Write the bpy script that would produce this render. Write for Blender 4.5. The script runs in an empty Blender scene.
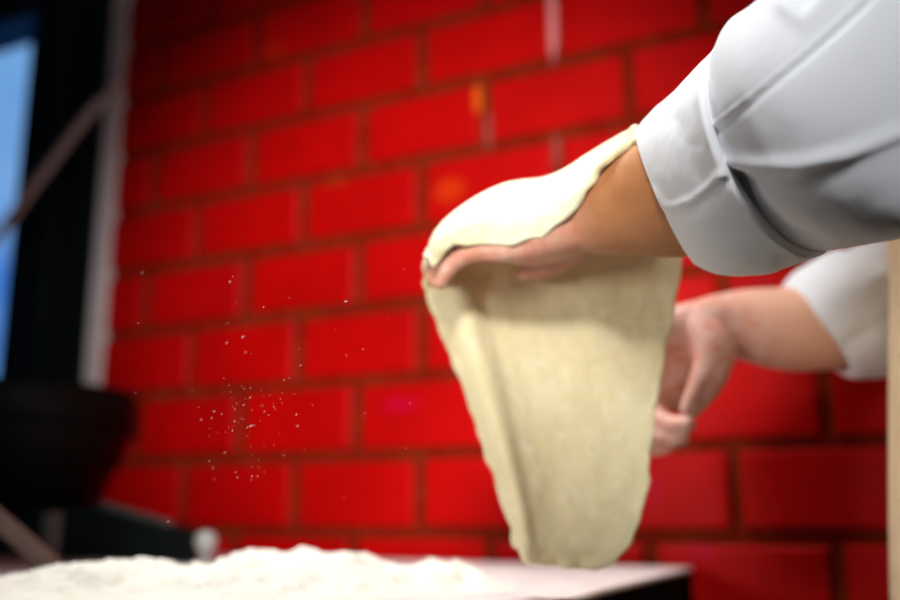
import bpy, bmesh, math, random
from mathutils import Vector, Matrix, noise
random.seed(7)
S = bpy.context.scene
COL = S.collection
# ------------------------------------------------------------------ camera frame
YAW, PITCH, ROLL = 0.4650, 0.2153, -0.0022
FPX = 947.7
BR = 0.13                                  # brick course height
CAMZ = 0.983
TABLE_Z = 0.90
WALL_Y = 10.8204 * BR                      # face of the brick wall
JX0 = -9.7934 * BR                         # first head joint
BW = 1.9608 * BR                           # brick pitch
LZ0 = CAMZ - 0.3228 * BR                   # a bed joint
cy, sy, cp, sp = math.cos(YAW), math.sin(YAW), math.cos(PITCH), math.sin(PITCH)
FWD = Vector((-sy*cp, cy*cp, sp)); RIGHT = Vector((cy, sy, 0)); UP = RIGHT.cross(FWD)
cr, sr = math.cos(ROLL), math.sin(ROLL)
RIGHT, UP = RIGHT*cr + UP*sr, UP*cr - RIGHT*sr
CAM = Vector((0, 0, CAMZ))

def P(x, y, d):                            # a point of the place, d metres ahead of the lens
    return CAM + RIGHT*((x-450)/FPX*d) + UP*((300-y)/FPX*d) + FWD*d
def PX(v):
    q = v - CAM; z = q.dot(FWD)
    return 450 + FPX*q.dot(RIGHT)/z, 300 - FPX*q.dot(UP)/z
def onY(x, y, Y):                          # where a sight line meets the plane at depth Y
    r = P(x, y, 1.0) - CAM
    return CAM + r*(Y/r.y)
def onZ(x, y, Z):
    r = P(x, y, 1.0) - CAM
    return CAM + r*((Z-CAM.z)/r.z)

cam = bpy.data.cameras.new('camera'); co = bpy.data.objects.new('camera', cam); COL.objects.link(co)
M = Matrix((RIGHT, UP, -FWD)).transposed().to_4x4(); M.translation = CAM
co.matrix_world = M
cam.sensor_width = 36; cam.lens = FPX/900*36; cam.clip_start = 0.02
cam.dof.use_dof = True; cam.dof.focus_distance = 0.71; cam.dof.aperture_fstop = 1.75
S.camera = co

# ------------------------------------------------------------------ materials
def new_mat(name):
    m = bpy.data.materials.new(name); m.use_nodes = True
    nt = m.node_tree
    return m, nt, nt.nodes['Principled BSDF']
def N(nt, t, **kw):
    n = nt.nodes.new(t)
    for k, v in kw.items(): setattr(n, k, v)
    return n
def mixc(nt, fac, a, b):
    n = N(nt, 'ShaderNodeMix', data_type='RGBA')
    for sock, v in ((n.inputs[0], fac), (n.inputs[6], a), (n.inputs[7], b)):
        if isinstance(v, bpy.types.NodeSocket): nt.links.new(v, sock)
        elif isinstance(v, (tuple, list)): sock.default_value = (*v, 1) if len(v) == 3 else v
        else: sock.default_value = v
    return n.outputs[2]
def ramp(nt, fac, p0, p1, c0=(0,0,0,1), c1=(1,1,1,1)):
    n = N(nt, 'ShaderNodeValToRGB')
    n.color_ramp.elements[0].position = p0; n.color_ramp.elements[1].position = p1
    n.color_ramp.elements[0].color = c0; n.color_ramp.elements[1].color = c1
    nt.links.new(fac, n.inputs[0]); return n.outputs[0]
def nz(nt, scale, detail=4, rough=.55, vec=None):
    n = N(nt, 'ShaderNodeTexNoise'); n.inputs['Scale'].default_value = scale
    n.inputs['Detail'].default_value = detail; n.inputs['Roughness'].default_value = rough
    if vec is None:
        tc = N(nt, 'ShaderNodeTexCoord'); vec = tc.outputs['Object']
    nt.links.new(vec, n.inputs['Vector']); return n.outputs[0]
def bump(nt, b, h, strength, dist):
    n = N(nt, 'ShaderNodeBump'); n.inputs['Strength'].default_value = strength
    n.inputs['Distance'].default_value = dist
    nt.links.new(h, n.inputs['Height']); nt.links.new(n.outputs[0], b.inputs['Normal'])
def simple(name, c, c2=None, scale=20, rough=.6, spec=.3, metal=0, bs=0, bd=.002, bscale=None, sss=0, detail=4):
    m, nt, b = new_mat(name)
    b.inputs['Roughness'].default_value = rough; b.inputs['Specular IOR Level'].default_value = spec
    b.inputs['Metallic'].default_value = metal
    if c2 is None: c2 = tuple(x*.85 for x in c)
    f = nz(nt, scale, detail)
    nt.links.new(mixc(nt, ramp(nt, f, .35, .65), c, c2), b.inputs['Base Color'])
    if bs: bump(nt, b, nz(nt, bscale or scale*3, 6), bs, bd)
    if sss:
        b.inputs['Subsurface Weight'].default_value = sss
        b.inputs['Subsurface Radius'].default_value = (.012, .006, .003); b.inputs['Subsurface Scale'].default_value = 1
    return m
def spot_mask(nt, center, size, soft=.5, wob=.35):
    """1 inside an irregular patch of the wall round center (object = world coords here)"""
    tc = N(nt, 'ShaderNodeTexCoord')
    mp = N(nt, 'ShaderNodeMapping', vector_type='POINT')
    mp.inputs['Location'].default_value = [-center[i]/size[i] for i in range(3)]
    mp.inputs['Scale'].default_value = [1/s for s in size]
    nt.links.new(tc.outputs['Object'], mp.inputs['Vector'])
    ln = N(nt, 'ShaderNodeVectorMath', operation='LENGTH'); nt.links.new(mp.outputs[0], ln.inputs[0])
    w = N(nt, 'ShaderNodeMath', operation='MULTIPLY_ADD')
    nt.links.new(nz(nt, 90, 3), w.inputs[0]); w.inputs[1].default_value = wob*2; 
    ad = N(nt, 'ShaderNodeMath', operation='SUBTRACT'); nt.links.new(ln.outputs['Value'], ad.inputs[0]); ad.inputs[1].default_value = wob
    nt.links.new(ad.outputs[0], w.inputs[2])
    mr = N(nt, 'ShaderNodeMapRange', interpolation_type='SMOOTHSTEP')
    nt.links.new(w.outputs[0], mr.inputs[0]); mr.inputs[1].default_value = 1+soft/2; mr.inputs[2].default_value = 1-soft/2
    mr.inputs[3].default_value = 0; mr.inputs[4].default_value = 1
    return mr.outputs[0]

BRICK_R = (0.60, 0.0012, 0.0012)
def brick_paint():
    m, nt, b = new_mat('red_painted_brick')
    c = mixc(nt, ramp(nt, nz(nt, 7, 3), .35, .68), BRICK_R, (0.50, 0.0009, 0.0008))
    # paint chips: bare orange brick; magenta patches: tint, the first a painted-in specular glint
    for px, py, sz, amt, colr in (((481), 97, (.013, .05, .026), 1, (.95, .16, .004)), (449, 190, (.028, .05, .02), .35, (.95, .10, .003)),
                            (335, 181, (.03, .05, .008), .3, (.7, .08, .003)), (275, 50, (.02, .05, .012), .25, (.7, .08, .003)), (400, 405, (.035, .05, .012), .4, (.62, .001, .06)),
                            (700, 553, (.02, .05, .01), .4, (.55, .002, .06)), (655, 490, (.008, .05, .02), .4, (.55, .002, .06))):
        f = N(nt, 'ShaderNodeMath', operation='MULTIPLY'); f.inputs[1].default_value = amt
        nt.links.new(spot_mask(nt, onY(px, py, WALL_Y), sz, .9), f.inputs[0])
        c = mixc(nt, f.outputs[0], c, colr)
    nt.links.new(c, b.inputs['Base Color'])
    b.inputs['Roughness'].default_value = .5; b.inputs['Specular IOR Level'].default_value = .10
    bump(nt, b, nz(nt, 60, 6), .35, .003)
    return m
def mortar_mat():
    m, nt, b = new_mat('red_painted_mortar')
    c = mixc(nt, ramp(nt, nz(nt, 26, 5, .7), .38, .72), (.21, .010, .0025), (.23, .036, .010))
    f = spot_mask(nt, onY(552, 18, WALL_Y+.008), (.009, .05, .075), .5, .2)
    c = mixc(nt, f, c, (.85, .28, .28))
    for px, py, sz in ((556, 150, (.008, .05, .03)), (489, 130, (.008, .05, .03))):
        g = N(nt, 'ShaderNodeMath', operation='MULTIPLY'); g.inputs[1].default_value = .35
        nt.links.new(spot_mask(nt, onY(px, py, WALL_Y+.008), sz, .6), g.inputs[0])
        c = mixc(nt, g.outputs[0], c, (.55, .16, .14))
    nt.links.new(c, b.inputs['Base Color'])
    b.inputs['Roughness'].default_value = .9; b.inputs['Specular IOR Level'].default_value = .05
    bump(nt, b, nz(nt, 120, 6), .6, .003)
    return m
def cloth_mat():
    m, nt, b = new_mat('white_cotton_twill')
    c = mixc(nt, ramp(nt, nz(nt, 9, 4), .3, .7), (.82, .83, .86), (.77, .78, .81))
    nt.links.new(c, b.inputs['Base Color'])
    b.inputs['Roughness'].default_value = .85; b.inputs['Specular IOR Level'].default_value = .15
    b.inputs['Sheen Weight'].default_value = .15
    tc = N(nt, 'ShaderNodeTexCoord')
    w = N(nt, 'ShaderNodeTexWave'); w.inputs['Scale'].default_value = 260; w.inputs['Distortion'].default_value = 1
    nt.links.new(tc.outputs['Object'], w.inputs['Vector'])
    bump(nt, b, w.outputs[1], .12, .0006)
    return m
def dough_mat():
    m, nt, b = new_mat('pizza_dough')
    c = mixc(nt, ramp(nt, nz(nt, 18, 4, .5), .32, .7), (.70, .61, .36), (.76, .68, .44))
    c = mixc(nt, ramp(nt, nz(nt, 110, 5, .7), .50, .75), c, (.80, .74, .54))
    dust = N(nt, 'ShaderNodeMath', operation='MULTIPLY'); dust.inputs[1].default_value = .45
    nt.links.new(spot_mask(nt, P(525, 205, .865), (.14, .035, .075), .7, .3), dust.inputs[0])
    c = mixc(nt, dust.outputs[0], c, (.80, .79, .69))
    nt.links.new(c, b.inputs['Base Color'])
    b.inputs['Roughness'].default_value = .75; b.inputs['Specular IOR Level'].default_value = .2
    b.inputs['Subsurface Weight'].default_value = .35
    b.inputs['Subsurface Radius'].default_value = (.010, .007, .0035); b.inputs['Subsurface Scale'].default_value = 1
    bump(nt, b, nz(nt, 70, 6, .65), .5, .004)
    return m
def skin_mat(h1, h2):
    m, nt, b = new_mat('skin')
    base = mixc(nt, ramp(nt, nz(nt, 30, 5), .35, .7), (.45, .19, .075), (.37, .145, .055))
    # hands: pinker and dusted with flour
    pink = mixc(nt, ramp(nt, nz(nt, 45, 5, .7), .40, .72), (.66, .28, .21), (.84, .62, .55))
    a = spot_mask(nt, h1, (.085, .11, .085), .9, .25); c_ = spot_mask(nt, h2, (.10, .12, .11), .9, .25)
    mx = N(nt, 'ShaderNodeMath', operation='MAXIMUM'); h1m = N(nt, 'ShaderNodeMath', operation='MULTIPLY'); h1m.inputs[1].default_value = .6; nt.links.new(a, h1m.inputs[0]); nt.links.new(h1m.outputs[0], mx.inputs[0]); nt.links.new(c_, mx.inputs[1])
    pale = spot_mask(nt, P(770, 320, 1.04), (.14, .12, .10), .8, .2)
    base = mixc(nt, pale, base, (.74, .41, .28))
    nt.links.new(mixc(nt, mx.outputs[0], base, pink), b.inputs['Base Color'])
    b.inputs['Roughness'].default_value = .55; b.inputs['Specular IOR Level'].default_value = .3
    b.inputs['Subsurface Weight'].default_value = .15
    b.inputs['Subsurface Radius'].default_value = (.010, .004, .002); b.inputs['Subsurface Scale'].default_value = .6
    bump(nt, b, nz(nt, 220, 5), .25, .001)
    return m
def flour_mat():
    m, nt, b = new_mat('flour')
    c = mixc(nt, ramp(nt, nz(nt, 45, 6, .7), .3, .6), (.93, .90, .79), (.96, .94, .86))
    nt.links.new(c, b.inputs['Base Color'])
    b.inputs['Roughness'].default_value = 1; b.inputs['Specular IOR Level'].default_value = .0
    bump(nt, b, nz(nt, 160, 8, .7), .8, .004)
    return m
def table_mat():
    m, nt, b = new_mat('floured_steel_top')
    f = ramp(nt, nz(nt, 14, 7, .65), .30, .55)
    nt.links.new(mixc(nt, f, (.62, .55, .56), (.82, .78, .76)), b.inputs['Base Color'])
    b.inputs['Roughness'].default_value = .55; b.inputs['Specular IOR Level'].default_value = .3
    return m
M_BRICK, M_MORTAR, M_CLOTH, M_DOUGH, M_FLOUR, M_TABLE = brick_paint(), mortar_mat(), cloth_mat(), dough_mat(), flour_mat(), table_mat()
M_SKIN = skin_mat(P(500, 250, .88), P(685, 385, 1.05))
M_PLASTER = simple('wall_plaster', (.40, .385, .36), scale=6, rough=.9, bs=.2)
M_FLOOR = simple('floor_tile', (.16, .14, .13), scale=12, rough=.5)
M_TRIM = simple('white_painted_wood', (.90, .80, .80), (.84, .74, .74), scale=15, rough=.5)
M_BLACK = simple('black_painted_frame', (.006, .010, .009), (.010, .016, .014), scale=10, rough=.5, spec=.3)
M_BLACKR = simple('black_frame_ridge', (.02, .032, .028), scale=10, rough=.4, spec=.4)
M_BUCKET = simple('black_plastic', (.003, .003, .0032), scale=10, rough=.6, spec=.15)
M_SCALE = simple('dark_green_metal', (.005, .009, .008), (.008, .014, .0125), scale=10, rough=.6, spec=.2)
M_GREYM = simple('grey_metal_edge', (.09, .105, .10), scale=30, rough=.45, spec=.4)
M_SILVER = simple('silver_metal', (.55, .55, .54), scale=30, rough=.45, metal=.15)
M_BAR = simple('tarnished_metal', (.21, .15, .13), (.16, .12, .105), scale=40, rough=.5)
M_CORD = simple('grey_cord', (.66, .58, .56), (.56, .49, .47), scale=60, rough=.7)
M_DARKSIDE = simple('black_table_edge', (.005, .008, .008), scale=10, rough=.85, spec=.05)
M_LEG = simple('steel_leg', (.3, .3, .3), scale=10, rough=.4, metal=.8)
M_APRON = simple('tan_canvas', (.72, .56, .36), (.64, .49, .30), scale=60, rough=.85, bs=.3, bscale=300)
M_TROUSER = simple('dark_trousers', (.02, .02, .025), scale=20, rough=.85)
M_SHOE = simple('black_leather', (.012, .011, .011), scale=20, rough=.4)
M_HAIR = simple('dark_hair', (.02, .012, .008), scale=80, rough=.6)
M_EYE = simple('eye_white', (.8, .78, .75), scale=30, rough=.2)
M_SEAM = simple('sleeve_stitching', (.80, .81, .84), scale=30, rough=.85)

# ------------------------------------------------------------------ mesh helpers
def obj(name, verts, faces, mats, parent=None, smooth=True, fm=None):
    me = bpy.data.meshes.new(name); me.from_pydata([tuple(v) for v in verts], [], faces); me.update()
    bm = bmesh.new(); bm.from_mesh(me); bmesh.ops.recalc_face_normals(bm, faces=bm.faces[:]); bm.to_mesh(me); bm.free()
    for m in (mats if isinstance(mats, (list, tuple)) else [mats]): me.materials.append(m)
    if fm:
        for p, i in zip(me.polygons, fm): p.material_index = i
    if smooth:
        for p in me.polygons: p.use_smooth = True
    o = bpy.data.objects.new(name, me); COL.objects.link(o)
    if parent: adopt(o, parent)
    return o
def adopt(o, parent):
    o.parent = parent
    if parent.parent is None: o.matrix_parent_inverse = Matrix.Translation(parent.location).inverted()
def empty(name, loc):
    o = bpy.data.objects.new(name, None); COL.objects.link(o); o.location = loc; o.empty_display_size = .05
    return o
def tag(o, label=None, cat=None, group=None, kind=None):
    for k, v in (('label', label), ('category', cat), ('group', group), ('kind', kind)):
        if v: o[k] = v
    return o
class MB:
    def __init__(s): s.v = []; s.f = []; s.m = []
    def add(s, v, f, mi=0):
        o = len(s.v); s.v += [Vector(x) for x in v]; s.f += [tuple(i+o for i in q) for q in f]; s.m += [mi]*len(f)
    def box(s, lo, hi, mi=0, bev=0.0):
        bm = bmesh.new(); bmesh.ops.create_cube(bm, size=1)
        c = [(lo[i]+hi[i])/2 for i in range(3)]; d = [hi[i]-lo[i] for i in range(3)]
        for v in bm.verts: v.co = Vector([c[i]+v.co[i]*d[i] for i in range(3)])
        if bev: bmesh.ops.bevel(bm, geom=bm.edges[:], offset=bev, segments=2, affect='EDGES')
        bm.verts.index_update()
        s.add([v.co.copy() for v in bm.verts], [tuple(v.index for v in f.verts) for f in bm.faces], mi); bm.free()
    def build(s, name, mats, parent=None, smooth=False):
        return obj(name, s.v, s.f, mats, parent, smooth, s.m)
def cat(a, b, c, d, t):
    return .5*((2*b) + (c-a)*t + (2*a-5*b+4*c-d)*t*t + (3*b-a-3*c+d)*t*t*t)
def spline(pts, n):
    """Catmull-Rom through pts (Vectors or floats), n steps per span"""
    out = []; L = len(pts)
    for i in range(L-1):
        a = pts[i-1] if i else pts[0]*2-pts[1]
        d = pts[i+2] if i+2 < L else pts[-1]*2-pts[-2]
        for k in range(n): out.append(cat(a, pts[i], pts[i+1], d, k/n))
    out.append(pts[-1]); return out
def loft(rings, seg=32, cap=True, ex=2.0):
    """rings = (centre, a, b); closed superellipse tube"""
    v, f = [], []
    for c, a, b in rings:
        for k in range(seg):
            t = 2*math.pi*k/seg; ct, st = math.cos(t), math.sin(t)
            x = math.copysign(abs(ct)**(2/ex), ct); y = math.copysign(abs(st)**(2/ex), st)
            v.append(c + a*x + b*y)
    n = len(rings)
    for i in range(n-1):
        for k in range(seg):
            f.append((i*seg+k, i*seg+(k+1) % seg, (i+1)*seg+(k+1) % seg, (i+1)*seg+k))
    if cap:
        f.append(tuple(range(seg-1, -1, -1))); f.append(tuple((n-1)*seg+k for k in range(seg)))
    return v, f
def pxrings(spec, n=6):
    """spec: (top px, bottom px, distance, half depth[, sideways lean of the near side]) -> smooth rings"""
    C = [P((q[0][0]+q[1][0])/2, (q[0][1]+q[1][1])/2, q[2]) for q in spec]
    A = [(P(*q[0], q[2])-P(*q[1], q[2]))/2 for q in spec]
    B = []
    for i, q in enumerate(spec):
        if len(q) > 4:
            bb = (C[i]-CAM).normalized()*q[3] + RIGHT*(q[4]*q[2]/FPX)
        else:
            ax = (C[min(i+1, len(C)-1)] - C[max(i-1, 0)]).normalized()
            bb = ax.cross(A[i]).normalized()
            if bb.dot(C[i]-CAM) < 0: bb = -bb
            bb = bb*q[3]
        B.append(bb)
    return list(zip(spline(C, n), spline(A, n), spline(B, n)))
def tube(pts, radii, n=5, seg=16, flat=1.0):
    """limb or finger: round tube with domed ends"""
    c = spline(pts, n); r = spline([Vector((x, 0, 0)) for x in radii], n); r = [x.x for x in r]
    d0 = (c[0]-c[1]).normalized(); d1 = (c[-1]-c[-2]).normalized()
    pre = [(c[0]+d0*r[0]*math.sin(t), r[0]*math.cos(t)) for t in (1.45, 1.1, .75, .4)]
    post = [(c[-1]+d1*r[-1]*math.sin(t), r[-1]*math.cos(t)) for t in (.4, .75, 1.1, 1.45)]
    allp = pre + list(zip(c, r)) + post
    rings = []; up = None
    for i, (p, q) in enumerate(allp):
        ax = (allp[min(i+1, len(allp)-1)][0] - allp[max(i-1, 0)][0]).normalized()
        if up is None:
            up = ax.orthogonal().normalized()
        up = (up - ax*up.dot(ax)).normalized()
        rings.append((p, up*q, ax.cross(up)*q*flat))
    return loft(rings, seg)
def ball(c, r, seg=20):
    """ellipsoid, r = three radii"""
    v, f = [], []
    bm = bmesh.new(); bmesh.ops.create_uvsphere(bm, u_segments=seg, v_segments=seg//2+2, radius=1)
    bm.verts.index_update()
    v = [Vector((c[0]+x.co.x*r[0], c[1]+x.co.y*r[1], c[2]+x.co.z*r[2])) for x in bm.verts]
    f = [tuple(x.index for x in q.verts) for q in bm.faces]; bm.free()
    return v, f
def apply_mods(o):
    dg = bpy.context.evaluated_depsgraph_get(); dg.update()
    me = bpy.data.meshes.new_from_object(o.evaluated_get(dg))
    o.modifiers.clear(); old = o.data; o.data = me; me.name = old.name
    for p in me.polygons: p.use_smooth = True

# ------------------------------------------------------------------ room
X0, X1, Y0, ZC = -3.4, 2.2, -2.0, 2.75
tag(obj('floor', [(X0, Y0, 0), (X1, Y0, 0), (X1, WALL_Y+.1, 0), (X0, WALL_Y+.1, 0)], [(0, 1, 2, 3)], M_FLOOR, smooth=False), kind='structure')
m = MB(); m.box((X0, Y0, ZC), (X1, WALL_Y+.1, ZC+.06)); tag(m.build('ceiling', M_PLASTER), kind='structure')
m = MB(); m.box((X0-.06, Y0, 0), (X0, WALL_Y+.1, ZC)); tag(m.build('wall_left', M_PLASTER), kind='structure')
m = MB(); m.box((X1, Y0, 0), (X1+.06, WALL_Y+.1, ZC)); tag(m.build('wall_right', M_PLASTER), kind='structure')
m = MB(); m.box((X0, Y0-.06, 0), (X1, Y0, ZC)); tag(m.build('wall_front', M_PLASTER), kind='structure')

XT0 = onY(99.5, 200, WALL_Y).x; XT1 = onY(117, 200, WALL_Y).x        # white trim on the wall
XG = onY(11, 200, WALL_Y).x                                          # edge of the glass
ZSILL = CAMZ + .12
ZTOP = onY(20, 14, WALL_Y).z
GAP, DEPTH, CH = .0108, .009, .005
def brick_region(mb, xa, xb, za, zb):
    k0 = int((za-LZ0)//BR) - 1; k1 = int((zb-LZ0)//BR) + 2
    for k in range(k0, k1):
        z0, z1 = max(LZ0+k*BR+GAP, za), min(LZ0+(k+1)*BR-GAP, zb)
        if z1-z0 < .012: continue
        off = JX0 + (BW*.5 if k % 2 else 0)
        for i in range(int((xa-off)//BW)-1, int((xb-off)//BW)+2):
            x0, x1 = max(off+i*BW+GAP, xa), min(off+(i+1)*BW-GAP, xb)
            if x1-x0 < .012: continue
            j = [random.uniform(-.0018, .0018) for _ in range(5)]
            x0 += j[0]; x1 += j[1]; a = z0+j[2]; b = z1+j[3]
            yb, ym, yf = WALL_Y+DEPTH+.002, WALL_Y+CH*.6+j[4]*.5, WALL_Y+j[4]*.5
            rings = []
            for y, ins in ((yb, -.001), (ym, 0), (WALL_Y+.0012+j[4]*.5, CH*.5), (yf, CH)):
                rings.append([(x0+ins, y, a+ins), (x1-ins, y, a+ins), (x1-ins, y, b-ins), (x0+ins, y, b-ins)])
            v = [q for r in rings for q in r]; f = []
            for r in range(3):
                for s in range(4): f.append((r*4+s, r*4+(s+1) % 4, r*4+4+(s+1) % 4, r*4+4+s))
            f.append((12, 13, 14, 15)); mb.add(v, f, 0)
m = MB()
brick_region(m, XT1-.02, X1, 0, ZC)
m.box((XT1-.03, WALL_Y+DEPTH, 0), (X1, WALL_Y+.14, ZC), 1)
brick_region(m, X0, XT1-.02, 0, ZSILL-.06)
m.box((X0, WALL_Y+DEPTH, 0), (XT1-.03, WALL_Y+.14, ZSILL-.06), 1)
brick_region(m, X0, XT1-.02, ZTOP+.35, ZC)
m.box((X0, WALL_Y+DEPTH, ZTOP+.35), (XT1-.03, WALL_Y+.14, ZC), 1)
tag(m.build('wall_back', [M_BRICK, M_MORTAR]), kind='structure')
m = MB(); m.box((XT0, WALL_Y-.008, ZSILL-.06), (XT1-.004, WALL_Y+.03, ZTOP+.35), bev=.004)
tag(m.build('trim_1', M_TRIM), kind='structure')
# window: dark frame, ridge, glass
win = tag(empty('window_1', ((XT0+XG)/2, WALL_Y+.05, ZSILL)), kind='structure')
m = MB(); m.box((XG, WALL_Y+.01, ZSILL), (XT0+.004, WALL_Y+.12, ZTOP+.35), bev=.003)
m.box((X0, WALL_Y+.01, ZTOP), (XG+.002, WALL_Y+.12, ZTOP+.35), bev=.003)
m.box((X0, WALL_Y-.01, ZSILL-.06), (XT0+.002, WALL_Y+.12, ZSILL+.02), bev=.003)
m.build('frame', M_BLACK, win)
XR = onY(66, 60, WALL_Y).x
m = MB(); m.box((XR-.016, WALL_Y-.004, ZSILL+.02), (XR+.016, WALL_Y+.012, ZTOP+.35), bev=.004); m.build('frame_ridge', M_BLACKR, win)
gm, gnt, gb = new_mat('window_glass')
gnt.nodes.remove(gb)
mix = N(gnt, 'ShaderNodeMixShader'); tr = N(gnt, 'ShaderNodeBsdfTransparent'); gl = N(gnt, 'ShaderNodeBsdfGlossy')
tr.inputs[0].default_value = (.93, .96, 1, 1); gl.inputs['Roughness'].default_value = .02; mix.inputs[0].default_value = .05
gnt.links.new(tr.outputs[0], mix.inputs[1]); gnt.links.new(gl.outputs[0], mix.inputs[2])
gnt.links.new(mix.outputs[0], gnt.nodes['Material Output'].inputs[0])
m = MB(); m.box((X0, WALL_Y+.07, ZSILL+.02), (XG, WALL_Y+.076, ZTOP)); m.build('pane', gm, win)

# cord tied to the trim
c0 = onY(119, 72, WALL_Y-.024); c1 = onY(113, 92, WALL_Y-.032); c2 = onY(96, 106, WALL_Y-.04)
c3 = onY(55, 158, WALL_Y-.07); c4 = onY(8, 222, WALL_Y-.10); c5 = onY(-50, 305, WALL_Y-.11); c6 = onY(-125, 405, WALL_Y-.020)
v, f = tube([c0, c1, c2, c3, c4, c5, c6], [.007, .009, .0105, .0105, .0105, .0105, .0105], 8, 12)
tag(obj('cord', v, f, M_CORD), 'grey cord stretched diagonally from the white trim across the dark window', 'cord')

# ------------------------------------------------------------------ table
TX1 = onZ(690, 568, TABLE_Z).x; TY1 = WALL_Y-.02; TX0 = -2.75; TY0 = .38
tab = tag(empty('work_table', ((TX0+TX1)/2, (TY0+TY1)/2, 0)), 'flour-dusted work table with a black edge along the brick wall', 'table')
m = MB(); m.box((TX0, TY0, TABLE_Z-.006), (TX1, TY1, TABLE_Z), bev=.002); m.build('tabletop', M_TABLE, tab)
m = MB(); m.box((TX0+.002, TY0+.002, TABLE_Z-.10), (TX1-.001, TY1-.002, TABLE_Z-.006), bev=.003); m.build('edge_apron', M_DARKSIDE, tab)
for x in (TX0+.06, TX1-.06):
    for y in (TY0+.06, TY1-.06):
        m = MB(); m.box((x-.025, y-.025, 0), (x+.025, y+.025, TABLE_Z-.10), bev=.004); m.build('leg', M_LEG, tab)

# flour heap
def flour_height(x, y):
    h = -.004
    for (cx, cyy, sx, syy, hh) in FL:
        h += hh*math.exp(-((x-cx)/sx)**2-((y-cyy)/syy)**2)
    n = noise.fractal(Vector((x*16, y*16, .3)), .9, 2.1, 5)
    n2 = noise.fractal(Vector((x*55, y*55, 4.3)), .8, 2.0, 4)
    return h + (n*.0085 + n2*.0055)*max(0, min(1, h/.012))
def heap(px, py, d, sx, syy, extra=0):
    p = P(px, py, d); return (p.x, p.y, sx, syy, p.z-TABLE_Z+extra)
FL = [heap(300, 551, .98, .10, .10, -.009), heap(180, 553, .98, .12, .10, -.019), heap(85, 557, .95, .05, .06, -.025), heap(20, 572, .93, .16, .12, -.004), heap(385, 556, 1.02, .07, .08, -.015), heap(455, 562, 1.0, .05, .05, -.008),
      heap(330, 610, .74, .16, .10, -.022), heap(150, 612, .76, .18, .10, -.022)]
gx0, gx1, gy0, gy1, st = -1.35, TX1-.02, TY0+.02, TY1-.05, .0045
nx, ny = int((gx1-gx0)/st), int((gy1-gy0)/st)
hv, idx, hf = [], {}, []
H = [[flour_height(gx0+i*st, gy0+j*st) for j in range(ny)] for i in range(nx)]
for i in range(nx-1):
    for j in range(ny-1):
        if max(H[i][j], H[i+1][j], H[i][j+1], H[i+1][j+1]) > 0:
            q = []
            for a, b in ((i, j), (i+1, j), (i+1, j+1), (i, j+1)):
                if (a, b) not in idx:
                    idx[(a, b)] = len(hv); hv.append((gx0+a*st, gy0+b*st, TABLE_Z+max(H[a][b], .0003)))
                q.append(idx[(a, b)])
            hf.append(tuple(q))
tag(obj('flour', hv, hf, M_FLOUR), 'heap of loose white flour spread over the work table', 'flour', kind='stuff')

# flour dust in the air
random.seed(11)
m = MB()
for k in range(110):
    if k < 80: px, py = random.gauss(247, 24), random.gauss(418, 38)
    else: px, py = random.uniform(120, 420), random.uniform(250, 520)
    d = random.uniform(.66, .80); p = P(px, py, d)
    r = random.uniform(.00016, .00034); e = 1 if random.random() < .7 else random.uniform(1.5, 5)
    ang = random.uniform(.3, 1.3)
    bm = bmesh.new(); bmesh.ops.create_icosphere(bm, subdivisions=1, radius=r); bm.verts.index_update()
    ax = (RIGHT*math.cos(ang)+UP*math.sin(ang)).normalized()
    m.add([p + q.co + ax*(q.co.dot(ax))*(e-1) for q in bm.verts], [tuple(x.index for x in ff.verts) for ff in bm.faces]); bm.free()
tag(m.build('flour_dust', M_FLOUR, smooth=True), 'fine specks of flour drifting in the air before the red bricks', 'flour dust', kind='stuff')

# ------------------------------------------------------------------ left: bucket on a low box, knob, bar
BD = 1.75
bc = P(18, 505, BD); zb = bc.z; zt = P(18, 388, BD).z; zr = P(18, 424, BD).z
r_top = 104/FPX*BD; r_bot = 60/FPX*BD
def lathe(c, prof, seg=48):
    v, f = [], []
    for r, z in prof:
        for k in range(seg):
            t = 2*math.pi*k/seg; v.append(Vector((c.x+r*math.cos(t), c.y+r*math.sin(t), z)))
    for i in range(len(prof)-1):
        for k in range(seg): f.append((i*seg+k, i*seg+(k+1) % seg, (i+1)*seg+(k+1) % seg, (i+1)*seg+k))
    f.append(tuple(range(seg-1, -1, -1))); f.append(tuple((len(prof)-1)*seg+k for k in range(seg)))
    return v, f
bk = tag(empty('bucket', (bc.x, bc.y, zb)), 'black tapered bucket with a deep rim on the low dark box by the window', 'bucket')
v, f = lathe(bc, [(r_bot-.006, zb), (r_bot, zb+.006), (r_top-.016, zr-.004), (r_top-.016, zt-.004), (r_top-.022, zt-.004), (r_top-.024, zr-.004), (r_bot-.008, zb+.012)]); obj('body', v, f, M_BUCKET, bk)
v, f = lathe(bc, [(r_top-.017, zr), (r_top-.003, zr), (r_top, zr+.006), (r_top, zt-.006), (r_top-.004, zt), (r_top-.017, zt), (r_top-.017, zr)]); obj('rim', v, f, M_BUCKET, bk)

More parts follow.
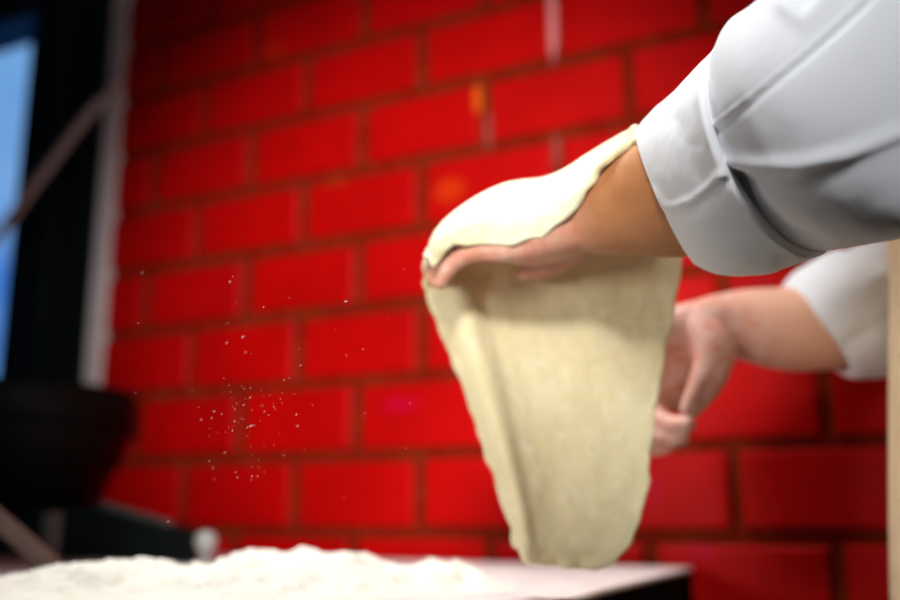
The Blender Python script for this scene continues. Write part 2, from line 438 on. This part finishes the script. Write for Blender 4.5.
# low dark box: wedge with a sloping top, along the image-left to right line
A = P(26, 507, 1.70); B_ = P(197, 531, 1.46)
A2 = Vector((A.x, A.y, 0)); B2 = Vector((B_.x, B_.y, 0)); u = (B2-A2).normalized(); w = Vector((B2.x, B2.y, 0)).normalized()
hA, hB = zb, B_.z
A2 = A2 - u*.12
fl = zb
prof = [(0, TABLE_Z), ((B2-A2).length, TABLE_Z), ((B2-A2).length, hB), ((B2-A2).length-.225, fl-.002), (0, fl-.002)]
dw = .20
vv = [A2+u*s+Vector((0, 0, z)) - w*.03 for s, z in prof] + [A2+u*s+w*dw+Vector((0, 0, z)) for s, z in prof]
ff = [(0, 1, 2, 3, 4), (9, 8, 7, 6, 5)] + [(i, (i+1) % 5, (i+1) % 5+5, i+5) for i in range(5)]
lb = tag(empty('low_box', (A2+u*.2+Vector((0, 0, TABLE_Z)))), 'low dark metal box with a sloping top under the black bucket', 'box')
bo = obj('housing', vv, ff, M_SCALE, lb, smooth=False)
bv = bo.modifiers.new('bevel', 'BEVEL'); bv.width = .004; bv.segments = 2
L_ = (B2-A2).length
e0 = A2+u*(L_-.225)-w*.032+Vector((0, 0, fl)); e1 = A2+u*(L_-.06)-w*.032+Vector((0, 0, fl+(hB-fl)*.74))
v, f = tube([e0, e0.lerp(e1, .5), e1], [.006, .006, .005], 4, 10); obj('edge_strip', v, f, M_GREYM, lb)
pb = P(49, 556, 1.40); pt = P(48, 512, 1.40)
m = MB(); m.box((pb.x-.010, pb.y-.012, TABLE_Z), (pb.x+.010, pb.y+.012, pt.z), bev=.003)
pst = m.build('upright', M_GREYM, lb)
kc = P(206, 542, 1.36)
kn = tag(empty('knob', (kc.x, kc.y, TABLE_Z)), 'small silver knob standing at the right end of the low dark box', 'knob')
v, f = lathe(kc, [(.010, TABLE_Z), (.010, TABLE_Z+.012), (.007, TABLE_Z+.016), (.007, TABLE_Z+.022)], 24); obj('stem', v, f, M_SILVER, kn)
zk = kc.z
v, f = lathe(kc, [(.008, TABLE_Z+.022), (.013, TABLE_Z+.026), (.0155, zk-.004), (.0155, zk+.006), (.012, zk+.012), (.005, zk+.015)], 24); obj('cap', v, f, M_SILVER, kn)
q0, q1 = P(-40, 487, 1.15), P(52, 566, 1.20)
dr = (q1-q0).normalized(); s_ = dr.cross(FWD).normalized(); t_ = dr.cross(s_).normalized()
v, f = loft([(q0, s_*.011, t_*.006), (q0.lerp(q1, .5), s_*.011, t_*.006), (q1, s_*.012, t_*.006), (q1+dr*.006, s_*.008, t_*.004)], 24, ex=5)
tag(obj('metal_bar', v, f, M_BAR), 'brownish grey flat metal bar slanting down into the flour at the left', 'bar')

# ------------------------------------------------------------------ person
def camv(x, y, z): return CAM + RIGHT*x + UP*y + FWD*z
SL, SR = camv(.51, .30, .81), camv(.61, .27, 1.15)              # shoulders
SM = (SL+SR)/2
person = tag(empty('person', (SM.x+.03, SM.y, 0)), 'person in white jacket with rolled sleeves and tan apron, stretching dough', 'person')
B = MB()
def addl(vf): B.add(*vf)
# near (left) arm
addl(loft(pxrings([((570, 198), (578, 252), .850, .024, 4), ((588, 180), (596, 253), .838, .029, 5), ((612, 159), (628, 255), .822, .036, 6), ((642, 139), (690, 257), .795, .043, 8),
                   ((700, 95), (760, 235), .745, .044, 22), ((780, 60), (840, 190), .70, .044, 25), ((845, 40), (910, 160), .685, .045, 25)], 5), 32))
addl(tube([camv(.285, .14, .69), camv(.40, .23, .75), SL], [.044, .048, .06], 5, 20))
# near palm and fingers (seen from the little-finger side, knuckles under the dough)
addl(loft(pxrings([((584, 196), (592, 251), .845, .026), ((560, 205), (570, 257), .858, .036), ((535, 217), (545, 264), .875, .042), ((510, 226), (520, 264), .885, .044), ((496, 232), (503, 260), .888, .042)], 5), 28, ex=2.6))
def finger(pts, r, n=5): addl(tube([P(*p) for p in pts], r, n, 14))
finger([(530, 248, .850), (500, 251, .852), (474, 252, .857), (454, 263, .863), (440, 283, .868)], [.0120, .0112, .0100, .0088, .0070])       # little finger
finger([(530, 241, .872), (496, 242, .874), (464, 244, .880), (445, 259, .886), (436, 281, .890)], [.0110, .0108, .0098, .0090, .0076])       # ring finger
finger([(530, 236, .894), (494, 235, .897), (460, 238, .902), (440, 256, .907), (433, 278, .910)], [.0112, .0110, .0100, .0092, .0078])       # middle finger
finger([(530, 238, .915), (498, 238, .918), (468, 243, .922), (449, 258, .926), (440, 276, .928)], [.0110, .0106, .0097, .0088, .0075])       # index finger
finger([(578, 244, .900), (562, 257, .910), (544, 266, .916), (524, 272, .918)], [.017, .014, .0115, .0090])                                   # thumb
# far (right) arm
addl(loft(pxrings([((688, 303), (702, 346), 1.045, .024), ((712, 295), (722, 352), 1.048, .029), ((745, 289), (752, 364), 1.052, .037), ((785, 287), (790, 371), 1.058, .043),
                   ((840, 284), (842, 368), 1.066, .045), ((925, 275), (930, 350), 1.08, .044)], 5), 32))
addl(tube([camv(.55, -.005, 1.08), camv(.58, .13, 1.115), SR], [.045, .048, .06], 5, 20))
# far hand, hanging from the wrist, fingers curled back towards the thumb
addl(loft(pxrings([((690, 302), (712, 344), 1.045, .024), ((668, 310), (714, 352), 1.055, .028), ((650, 330), (704, 368), 1.068, .028), ((640, 358), (698, 385), 1.080, .024), ((634, 384), (690, 402), 1.086, .020), ((632, 400), (684, 414), 1.086, .016)], 5), 28, ex=2.4))
finger([(701, 328, 1.040), (713, 348, 1.022), (711, 370, 1.010), (701, 392, 1.004), (691, 408, 1.002)], [.023, .0235, .0205, .0165, .0120])      # thumb
finger([(672, 380, 1.078), (660, 406, 1.070), (664, 422, 1.050), (677, 425, 1.032), (689, 424, 1.020)], [.0115, .0112, .0110, .0105, .0090])    # index finger
finger([(660, 380, 1.082), (648, 412, 1.076), (652, 433, 1.060), (667, 438, 1.042), (682, 438, 1.030)], [.0118, .0115, .0110, .0105, .0088])    # middle finger
finger([(648, 380, 1.088), (634, 412, 1.086), (638, 440, 1.072), (652, 447, 1.056), (667, 447, 1.044)], [.0115, .0112, .0105, .0100, .0084])    # ring finger
finger([(642, 376, 1.094), (622, 404, 1.096), (624, 434, 1.086), (638, 446, 1.074), (652, 447, 1.064)], [.0105, .0100, .0090, .0085, .0072])    # little finger
# trunk, neck, head (beyond the right of the frame)
sdir = (SR-SL).normalized(); fdir = Vector((-sdir.y, sdir.x, 0)).normalized()
if fdir.x > 0: fdir = -fdir
def lvl(z, off, wd, dp): return (Vector((SM.x, SM.y, 0)) - fdir*off + Vector((0, 0, z)), sdir*wd, fdir*dp)
sz = SM.z
addl(loft([lvl(.86, .04, .15, .10), lvl(1.0, .035, .14, .095), lvl(1.15, .03, .145, .10), lvl(sz-.12, .02, .16, .11), lvl(sz-.02, .01, .17, .09), lvl(sz+.05, .0, .11, .06), lvl(sz+.075, -.005, .06, .055)], 32, ex=2.3))
NK = SM + Vector((0, 0, .04)) - fdir*.0
HD = SM + Vector((0, 0, .245)) + fdir*.02
addl(tube([NK, NK.lerp(HD, .5), HD], [.06, .055, .06], 4, 20))
def local(x, y, z): return HD + fdir*x + sdir*y + Vector((0, 0, z))
hm = []
for c, r in (((0, 0, .03), (.098, .077, .105)), ((.03, 0, -.045), (.065, .058, .075)), ((.075, 0, -.085), (.026, .03, .022)), ((.098, 0, -.018), (.018, .014, .024)), ((.088, 0, .005), (.012, .010, .034)),
             ((.086, 0, -.052), (.014, .028, .008)), ((.084, 0, -.064), (.014, .024, .009)), ((.080, .036, .022), (.014, .026, .008)), ((.080, -.036, .022), (.014, .026, .008)), ((0, .080, -.005), (.018, .010, .032)), ((0, -.080, -.005), (.018, .010, .032))):
    v, f = ball((0, 0, 0), r); B.add([local(c[0]+q.x, c[1]+q.y, c[2]+q.z) for q in v], f)
# legs (inside the trousers)
for s in (-1, 1):
    hp = lvl(.88, .04, .1, .1)[0] + sdir*(.09*s)
    addl(tube([hp, Vector((hp.x+.0, hp.y, .48)), Vector((hp.x+.01, hp.y, .09))], [.085, .058, .04], 5, 18))
body = B.build('body', M_SKIN, person, smooth=True)
r = body.modifiers.new('fuse', 'REMESH'); r.mode = 'VOXEL'; r.voxel_size = .0032
sm_ = body.modifiers.new('soft', 'SMOOTH'); sm_.iterations = 5; sm_.factor = .5
apply_mods(body)
for s in (-1, 1):
    v, f = ball((0, 0, 0), (.012, .013, .012)); obj('eye', [local(.079+q.x, s*.034+q.y, .008+q.z) for q in v], f, M_EYE, person)
v, f = ball((0, 0, 0), (.108, .087, .112), 28)
hv_, keep = [local(-.012+q.x, q.y, .042+q.z) for q in v], []
for q in f:
    c = sum((v[i] for i in q), Vector())/len(q)
    if c.z > .045 or c.x < -.01 + (.3*c.z): keep.append(q)
hr = obj('hair', hv_, keep, M_HAIR, person)

# jacket: trunk and sleeves
J = MB()
def folds(v, lines, facing=True):
    """push cloth out along ridges / in along creases; lines = (p0, p1, width, height)"""
    return v
def jacket_loft(rings, seg, cap=False):
    v, f = loft(rings, seg, cap); return v, f
J.add(*loft([lvl(.80, .045, .185, .135), lvl(.95, .04, .18, .13), lvl(1.1, .035, .175, .125), lvl(sz-.14, .025, .185, .128), lvl(sz-.04, .012, .195, .105), lvl(sz+.03, .004, .15, .08), lvl(sz+.07, .0, .085, .07), lvl(sz+.105, -.004, .07, .066)], 48, cap=False, ex=2.3))

SLEEVE = [((716, 66), (786, 252), .740, .064, 44), ((738, 38), (814, 251), .722, .070, 50), ((748, 18), (838, 249), .700, .074, 52), ((774, 0), (868, 244), .678, .078, 55), ((822, -40), (906, 238), .664, .080, 55), ((880, -80), (950, 222), .668, .080, 50),
          ((945, -125), (1010, 170), .70, .078, 40), ((1010, -165), (1075, 95), .755, .078, 30), ((1040, -190), (1120, 35), .81, .085, 15)]
def seg_dist(p, a, b):
    ab = (b[0]-a[0], b[1]-a[1]); t = ((p[0]-a[0])*ab[0]+(p[1]-a[1])*ab[1])/(ab[0]**2+ab[1]**2)
    tc = max(0, min(1, t)); q = (a[0]+ab[0]*tc, a[1]+ab[1]*tc)
    d = math.hypot(p[0]-q[0], p[1]-q[1])
    s = (ab[0]*(p[1]-a[1])-ab[1]*(p[0]-a[0]))      # side: + is below for left->right lines
    return math.copysign(d, s), t
def poly_dist(p, pts):
    best = None
    for i in range(len(pts)-1):
        d, t = seg_dist(p, pts[i], pts[i+1])
        if best is None or abs(d) < abs(best[0]): best = (d, (i+max(0, min(1, t)))/(len(pts)-1))
    return best
def cloth(rings, seg, creases, amp=.0012, nscale=14, seed=0.0, lim=None):
    """loft of cloth whose near side carries modelled folds"""
    v, f = loft(rings, seg, False)
    n = len(rings); out = []
    for i in range(n):
        c = rings[i][0]
        for k in range(seg):
            p = v[i*seg+k]; nr = (p-c).normalized()
            face = max(0, min(1, -nr.dot((p-CAM).normalized())*3+.3))
            px = PX(p); h = 0
            for pts, fn in creases:
                d, t = poly_dist(px, pts)
                h += fn(d, t)*face
            w = noise.fractal(p*nscale+Vector((seed, seed, 0)), .8, 2.0, 4)
            out.append(p + nr*(h + w*amp))
    return out, f
def g(x, s): return math.exp(-(x/s)**2)
def sst(a, b, x):
    t = max(0, min(1, (x-a)/(b-a))); return t*t*(3-2*t)
SL_CREASE = [
    # seam line from the cuff to the shoulder: a small step, the upper panel stands proud
    ([(700, 138), (712, 128), (760, 90), (808, 50), (858, 5), (900, -40)], lambda d, t: .0026*g(d, 2.4) - .0026*g(d-5, 3.5) + .0016*sst(0, 8, -d)),
    # long fold running right from the cuff, its underside tucked in
    ([(690, 158), (722, 163), (760, 166), (800, 165), (850, 153), (910, 128), (980, 100)], lambda d, t: .0056*g(d, 8) - .0055*g(d-20, 15)*(1-sst(.1, .75, t))),
    # deep tuck behind the lower cuff
    ([(720, 172), (734, 188), (750, 210), (778, 234), (818, 252)], lambda d, t: -.010*g(d+6, 10)*(1-.5*t)*sst(-.05, .25, t)),
    ([(786, 8), (806, 22), (830, 0)], lambda d, t: .004*g(d, 10)),
]
v, f = cloth(pxrings(SLEEVE, 24), 280, SL_CREASE, .0010, 16)
J.add(v, f)
FS = [((812, 262), (856, 376), 1.070, .062), ((842, 250), (884, 374), 1.075, .066), ((880, 238), (925, 366), 1.085, .070), ((945, 215), (985, 345), 1.095, .070), ((985, 150), (1035, 250), 1.11, .070), ((985, 60), (1060, 120), 1.14, .075)]
v, f = cloth(pxrings(FS, 10), 64, [([(820, 300), (850, 285), (900, 270)], lambda d, t: .004*g(d, 8)), ([(870, 345), (890, 315), (905, 290)], lambda d, t: -.006*g(d, 8))], .003, 18, 3.0)
J.add(v, f)
for sh, el in ((SL, camv(.40, .225, .75)), (SR, camv(.58, .13, 1.115))):   # shoulder caps joining sleeve and trunk
    J.add(*tube([sh.lerp(el, .55), sh.lerp(el, .15), sh.lerp(SM, .2), sh.lerp(SM, .6)], [.078, .090, .092, .085], 6, 40))
jacket = J.build('jacket', M_CLOTH, person, smooth=True)
so = jacket.modifiers.new('thick', 'SOLIDIFY'); so.thickness = .002; so.offset = -1
# rolled cuffs: a turned-back band with a lip at both ends, lower flap folded over
def cuff(spec, seg, creases, thick, seed, n=10):
    rg = pxrings(spec, n); N_ = len(rg)
    # outer wall, rolled lip at the mouth, inner wall back to the wrist
    outer = list(rg)
    def scale(r, k, sh=Vector()): return (r[0]+sh, r[1]*(1-k/r[1].length), r[2]*(1-k/r[2].length))
    ax0 = (rg[0][0]-rg[1][0]).normalized()
    lip = [scale(rg[0], .004, ax0*.0015), scale(rg[0], .006, ax0*.0005)]
    inner = [scale(rr, .008) for rr in rg[:N_//2]]
    ax1 = (rg[-1][0]-rg[-2][0]).normalized()
    back = [scale(rg[-1], .0008, ax1*.002), scale(rg[-1], .004, ax1*.003), scale(rg[-1], .009, ax1*.001), scale(rg[-1], .016)]
    allr = inner[::-1] + lip[::-1] + outer + back
    return cloth(allr, seg, creases, .0012, 20, seed)
CU = [((637, 129), (697, 264), .800, .054, 9), ((646, 119), (714, 272), .790, .058, 14), ((668, 101), (738, 276), .772, .063, 26), ((694, 80), (768, 273), .752, .068, 39), ((718, 59), (796, 264), .733, .072, 50), ((738, 42), (816, 256), .720, .074, 58)]
CU_CREASE = [
    # overlapped hem: upper band stands over the lower flap
    ([(650, 196), (660, 208), (672, 212), (695, 203), (722, 180)], lambda d, t: .0028*g(d+4, 5) - .0026*g(d-4, 4) + .0012*sst(0, 20, d)),
    ([(737, 44), (712, 76), (704, 100), (713, 140), (724, 176)], lambda d, t: .0030*g(d-4, 6)),
    ([(676, 120), (690, 150), (702, 180)], lambda d, t: -.0016*g(d, 10)),
    ([(690, 232), (730, 254), (770, 264)], lambda d, t: .0018*g(d, 9)),
]
v, f = cuff(CU, 260, CU_CREASE, .004, 1.0, 16)
# the near-side back edge of the band is not straight: pull it in where the tuck opens
cf = obj('cuff', v, f, M_CLOTH, jacket)
CF = [((782, 290), (848, 377), 1.066, .054), ((796, 272), (856, 379), 1.066, .060), ((822, 256), (880, 378), 1.070, .065), ((836, 250), (892, 375), 1.074, .067)]
v, f = cuff(CF, 72, [([(850, 345), (870, 330), (890, 318)], lambda d, t: -.006*g(d, 7))], .004, 5.0, 8)
obj('cuff', v, f, M_CLOTH, jacket)
# seam stitching ridge on the near sleeve comes with the folds; collar
# apron over the jacket front
AW = 24
av, af = [], []
def front(z):                              # how far the apron hangs before the trunk's middle line
    lo, hi = 0.0, .5
    zz = min(max(z, .86), 1.22)
    for _ in range(40):
        mid = (lo+hi)/2
        if PX(Vector((SM.x, SM.y, zz)) + fdir*mid - sdir*.03)[0] > 897: lo = mid
        else: hi = mid
    return lo
zs = [.42, .55, .70, .85, .95, 1.05, 1.15, 1.22, 1.30, 1.36]
for z in zs:
    fr = front(z)
    for k in range(AW+1):
        t = -1+2*k/AW
        wd = .20*(1 if z < 1.15 else 1-(z-1.15)*2.2)
        p = Vector((SM.x, SM.y, z)) + fdir*(fr - .13*abs(t)**2.6) + sdir*(wd*t)
        p += fdir*(.003*math.sin(9*t+z*3)*abs(t))
        av.append(p)
for i in range(len(zs)-1):
    for k in range(AW): af.append((i*(AW+1)+k, i*(AW+1)+k+1, (i+1)*(AW+1)+k+1, (i+1)*(AW+1)+k))
apron = obj('apron', av, af, M_APRON, person)
so = apron.modifiers.new('thick', 'SOLIDIFY'); so.thickness = .003
ss = apron.modifiers.new('sub', 'SUBSURF'); ss.levels = ss.render_levels = 2
# trousers and shoes
T = MB()
for s in (-1, 1):
    hp = lvl(.88, .04, .1, .1)[0] + sdir*(.088*s)
    T.add(*loft([(Vector((hp.x+.0, hp.y, z)), sdir*a, fdir*a*1.08) for z, a in ((.92, .10), (.80, .105), (.5, .085), (.25, .078), (.06, .08))], 28))
T.build('trousers', M_TROUSER, person, smooth=True)
for s in (-1, 1):
    hp = lvl(.88, .04, .1, .1)[0] + sdir*(.088*s)
    base = Vector((hp.x, hp.y, 0))
    v, f = loft([(base+fdir*x+Vector((0, 0, h)), sdir*wv, Vector((0, 0, h))) for x, wv, h in ((-.075, .02, .02), (-.06, .036, .034), (0, .04, .045), (.08, .044, .036), (.15, .046, .026), (.19, .034, .02), (.205, .012, .012))], 20, ex=2.6)
    obj('shoe', v, f, M_SHOE, person)

# ------------------------------------------------------------------ dough
ROWS = [
    # near edge of the flap on the back of the hand
    [(434, 268, 0.868), (448, 249, 0.850), (470, 244, 0.846), (512, 245, 0.838), (546, 236, 0.828), (570, 214, 0.818), (588, 188, 0.808), (606, 161, 0.800), (640, 139, 0.785)],
    [(430, 262, 0.874), (442, 237, 0.860), (470, 224, 0.852), (512, 222, 0.845), (546, 208, 0.837), (568, 190, 0.830), (588, 172, 0.822), (608, 154, 0.812), (640, 134, 0.792)],
    [(427, 259, 0.886), (439, 230, 0.884), (468, 205, 0.882), (506, 187, 0.880), (543, 181, 0.872), (566, 171, 0.862), (588, 157, 0.850), (609, 145, 0.838), (640, 128, 0.808)],
    [(425, 266, 0.905), (440, 238, 0.910), (470, 214, 0.915), (508, 196, 0.915), (545, 190, 0.908), (574, 184, 0.900), (604, 176, 0.890), (634, 166, 0.880), (668, 160, 0.862)],
    [(424, 284, 0.938), (444, 262, 0.940), (474, 244, 0.944), (510, 230, 0.946), (548, 222, 0.946), (582, 216, 0.944), (616, 210, 0.940), (652, 206, 0.936), (688, 206, 0.930)],
    [(430, 306, 0.957), (457, 298, 0.928), (484, 292, 0.944), (516, 288, 0.950), (550, 284, 0.952), (584, 280, 0.952), (618, 276, 0.950), (650, 272, 0.948), (681, 270, 0.946)],
    [(449, 352, 0.952), (474, 350, 0.921), (498, 348, 0.935), (526, 346, 0.941), (556, 344, 0.943), (584, 342, 0.943), (612, 340, 0.941), (642, 340, 0.939), (669, 340, 0.936)],
    [(468, 402, 0.944), (490, 404, 0.912), (510, 404, 0.924), (534, 404, 0.930), (560, 404, 0.932), (584, 404, 0.932), (608, 404, 0.930), (633, 404, 0.928), (657, 402, 0.926)],
    [(486, 452, 0.934), (506, 458, 0.902), (522, 460, 0.912), (544, 462, 0.918), (564, 462, 0.920), (586, 462, 0.920), (606, 462, 0.919), (628, 460, 0.917), (651, 452, 0.915)],
    [(503, 502, 0.924), (519, 512, 0.892), (532, 516, 0.901), (549, 518, 0.906), (567, 518, 0.908), (585, 518, 0.908), (604, 518, 0.907), (623, 514, 0.905), (646, 500, 0.904)],
    [(517, 548, 0.916), (528, 562, 0.888), (540, 567, 0.893), (555, 568, 0.896), (570, 569, 0.898), (584, 570, 0.898), (600, 569, 0.897), (614, 564, 0.896), (631, 544, 0.895)],
]
grid = [[P(*q) for q in row] for row in ROWS]
NU, NV = 10, 9
rows_u = [spline(r, NU) for r in grid]
cols = len(rows_u[0])
full = list(zip(*[spline([rows_u[i][k] for i in range(len(rows_u))], NV) for k in range(cols)]))
dv, df = [], []
nr_ = len(full)
for i in range(nr_):
    for k in range(cols):
        p = full[i][k]
        n_ = noise.fractal(p*22, .8, 2.0, 3)*.0022 + noise.fractal(p*60, .8, 2.0, 3)*.0008
        edge = min(k, cols-1-k)
        p = p + FWD*n_
        if edge < 4 or i > nr_-5 or i < 3:
            p = p + Vector((noise.noise(p*70), noise.noise(p*70+Vector((5, 1, 2))), noise.noise(p*70+Vector((1, 7, 3)))))*.0034
        dv.append(p)
for i in range(nr_-1):
    for k in range(cols-1): df.append((i*cols+k, i*cols+k+1, (i+1)*cols+k+1, (i+1)*cols+k))
dough = obj('pizza_dough', dv, df, M_DOUGH)
so = dough.modifiers.new('thick', 'SOLIDIFY'); so.thickness = .0055; so.offset = 0
ss = dough.modifiers.new('sub', 'SUBSURF'); ss.levels = ss.render_levels = 1
tag(dough, 'sheet of pale raw pizza dough draped over a hand and hanging above the table', 'dough')

# ------------------------------------------------------------------ light
def area(name, loc, target, size, energy, color, sy_=None):
    l = bpy.data.lights.new(name, 'AREA'); l.energy = energy; l.color = color; l.size = size
    if sy_: l.shape = 'RECTANGLE'; l.size_y = sy_
    o = bpy.data.objects.new(name, l); COL.objects.link(o); o.location = loc
    o.rotation_euler = (Vector(target)-Vector(loc)).to_track_quat('-Z', 'Y').to_euler(); return o
def spot(name, loc, target, energy, color, ang, blend, rad):
    l = bpy.data.lights.new(name, 'SPOT'); l.energy = energy; l.color = color; l.spot_size = math.radians(ang); l.spot_blend = blend; l.shadow_soft_size = rad
    o = bpy.data.objects.new(name, l); COL.objects.link(o); o.location = loc
    o.rotation_euler = (Vector(target)-Vector(loc)).to_track_quat('-Z', 'Y').to_euler(); return o
spot('key_spot', (.16, -.75, 1.82), (-.78, WALL_Y, 1.36), 215, (1, .985, .95), 35.5, .9, .16)  # key light in mid-room, cone edge shaped to darken the wall's corners
spot('ceiling_lamp', (-.92, .84, 2.60), (-.46, .82, 1.05), 165, (1, .985, .95), 48, .9, .2)
spot('dough_fill_spot', (-.74, -.50, 1.14), (-.34, .90, 1.155), 40, (1, .97, .90), 24, .8, .16)  # unseen fill added from the left to lift the dough under the hand
spot('sleeve_fill_spot', (.30, -.50, 2.0), (.03, .68, 1.27), 100, (.97, .985, 1), 22, 1.0, .2)  # unseen narrow fill added to brighten the near sleeve

w = bpy.data.worlds.new('world'); S.world = w; w.use_nodes = True
nt = w.node_tree; bg = nt.nodes['Background']
tc = N(nt, 'ShaderNodeTexCoord'); sep = N(nt, 'ShaderNodeSeparateXYZ'); nt.links.new(tc.outputs['Generated'], sep.inputs[0])
rp = N(nt, 'ShaderNodeValToRGB'); nt.links.new(sep.outputs[2], rp.inputs[0])
els = rp.color_ramp.elements
els[0].position = 0.0; els[0].color = (.02, .22, .75, 1); els[1].position = .5; els[1].color = (.18, .42, .85, 1)
e = els.new(.30); e.color = (.10, .30, .85, 1); e = els.new(.40); e.color = (.22, .50, .92, 1)
n = N(nt, 'ShaderNodeTexNoise'); n.inputs['Scale'].default_value = 6; n.inputs['Detail'].default_value = 2
nt.links.new(tc.outputs['Generated'], n.inputs['Vector'])
cl = mixc(nt, ramp(nt, n.outputs[0], .5, .7), rp.outputs[0], (.28, .55, .95))
nt.links.new(cl, bg.inputs[0]); bg.inputs[1].default_value = .85

S.view_settings.view_transform = 'Standard'; S.view_settings.look = 'None'
S.view_settings.exposure = 0; S.view_settings.gamma = 1; S.view_settings.use_curve_mapping = False
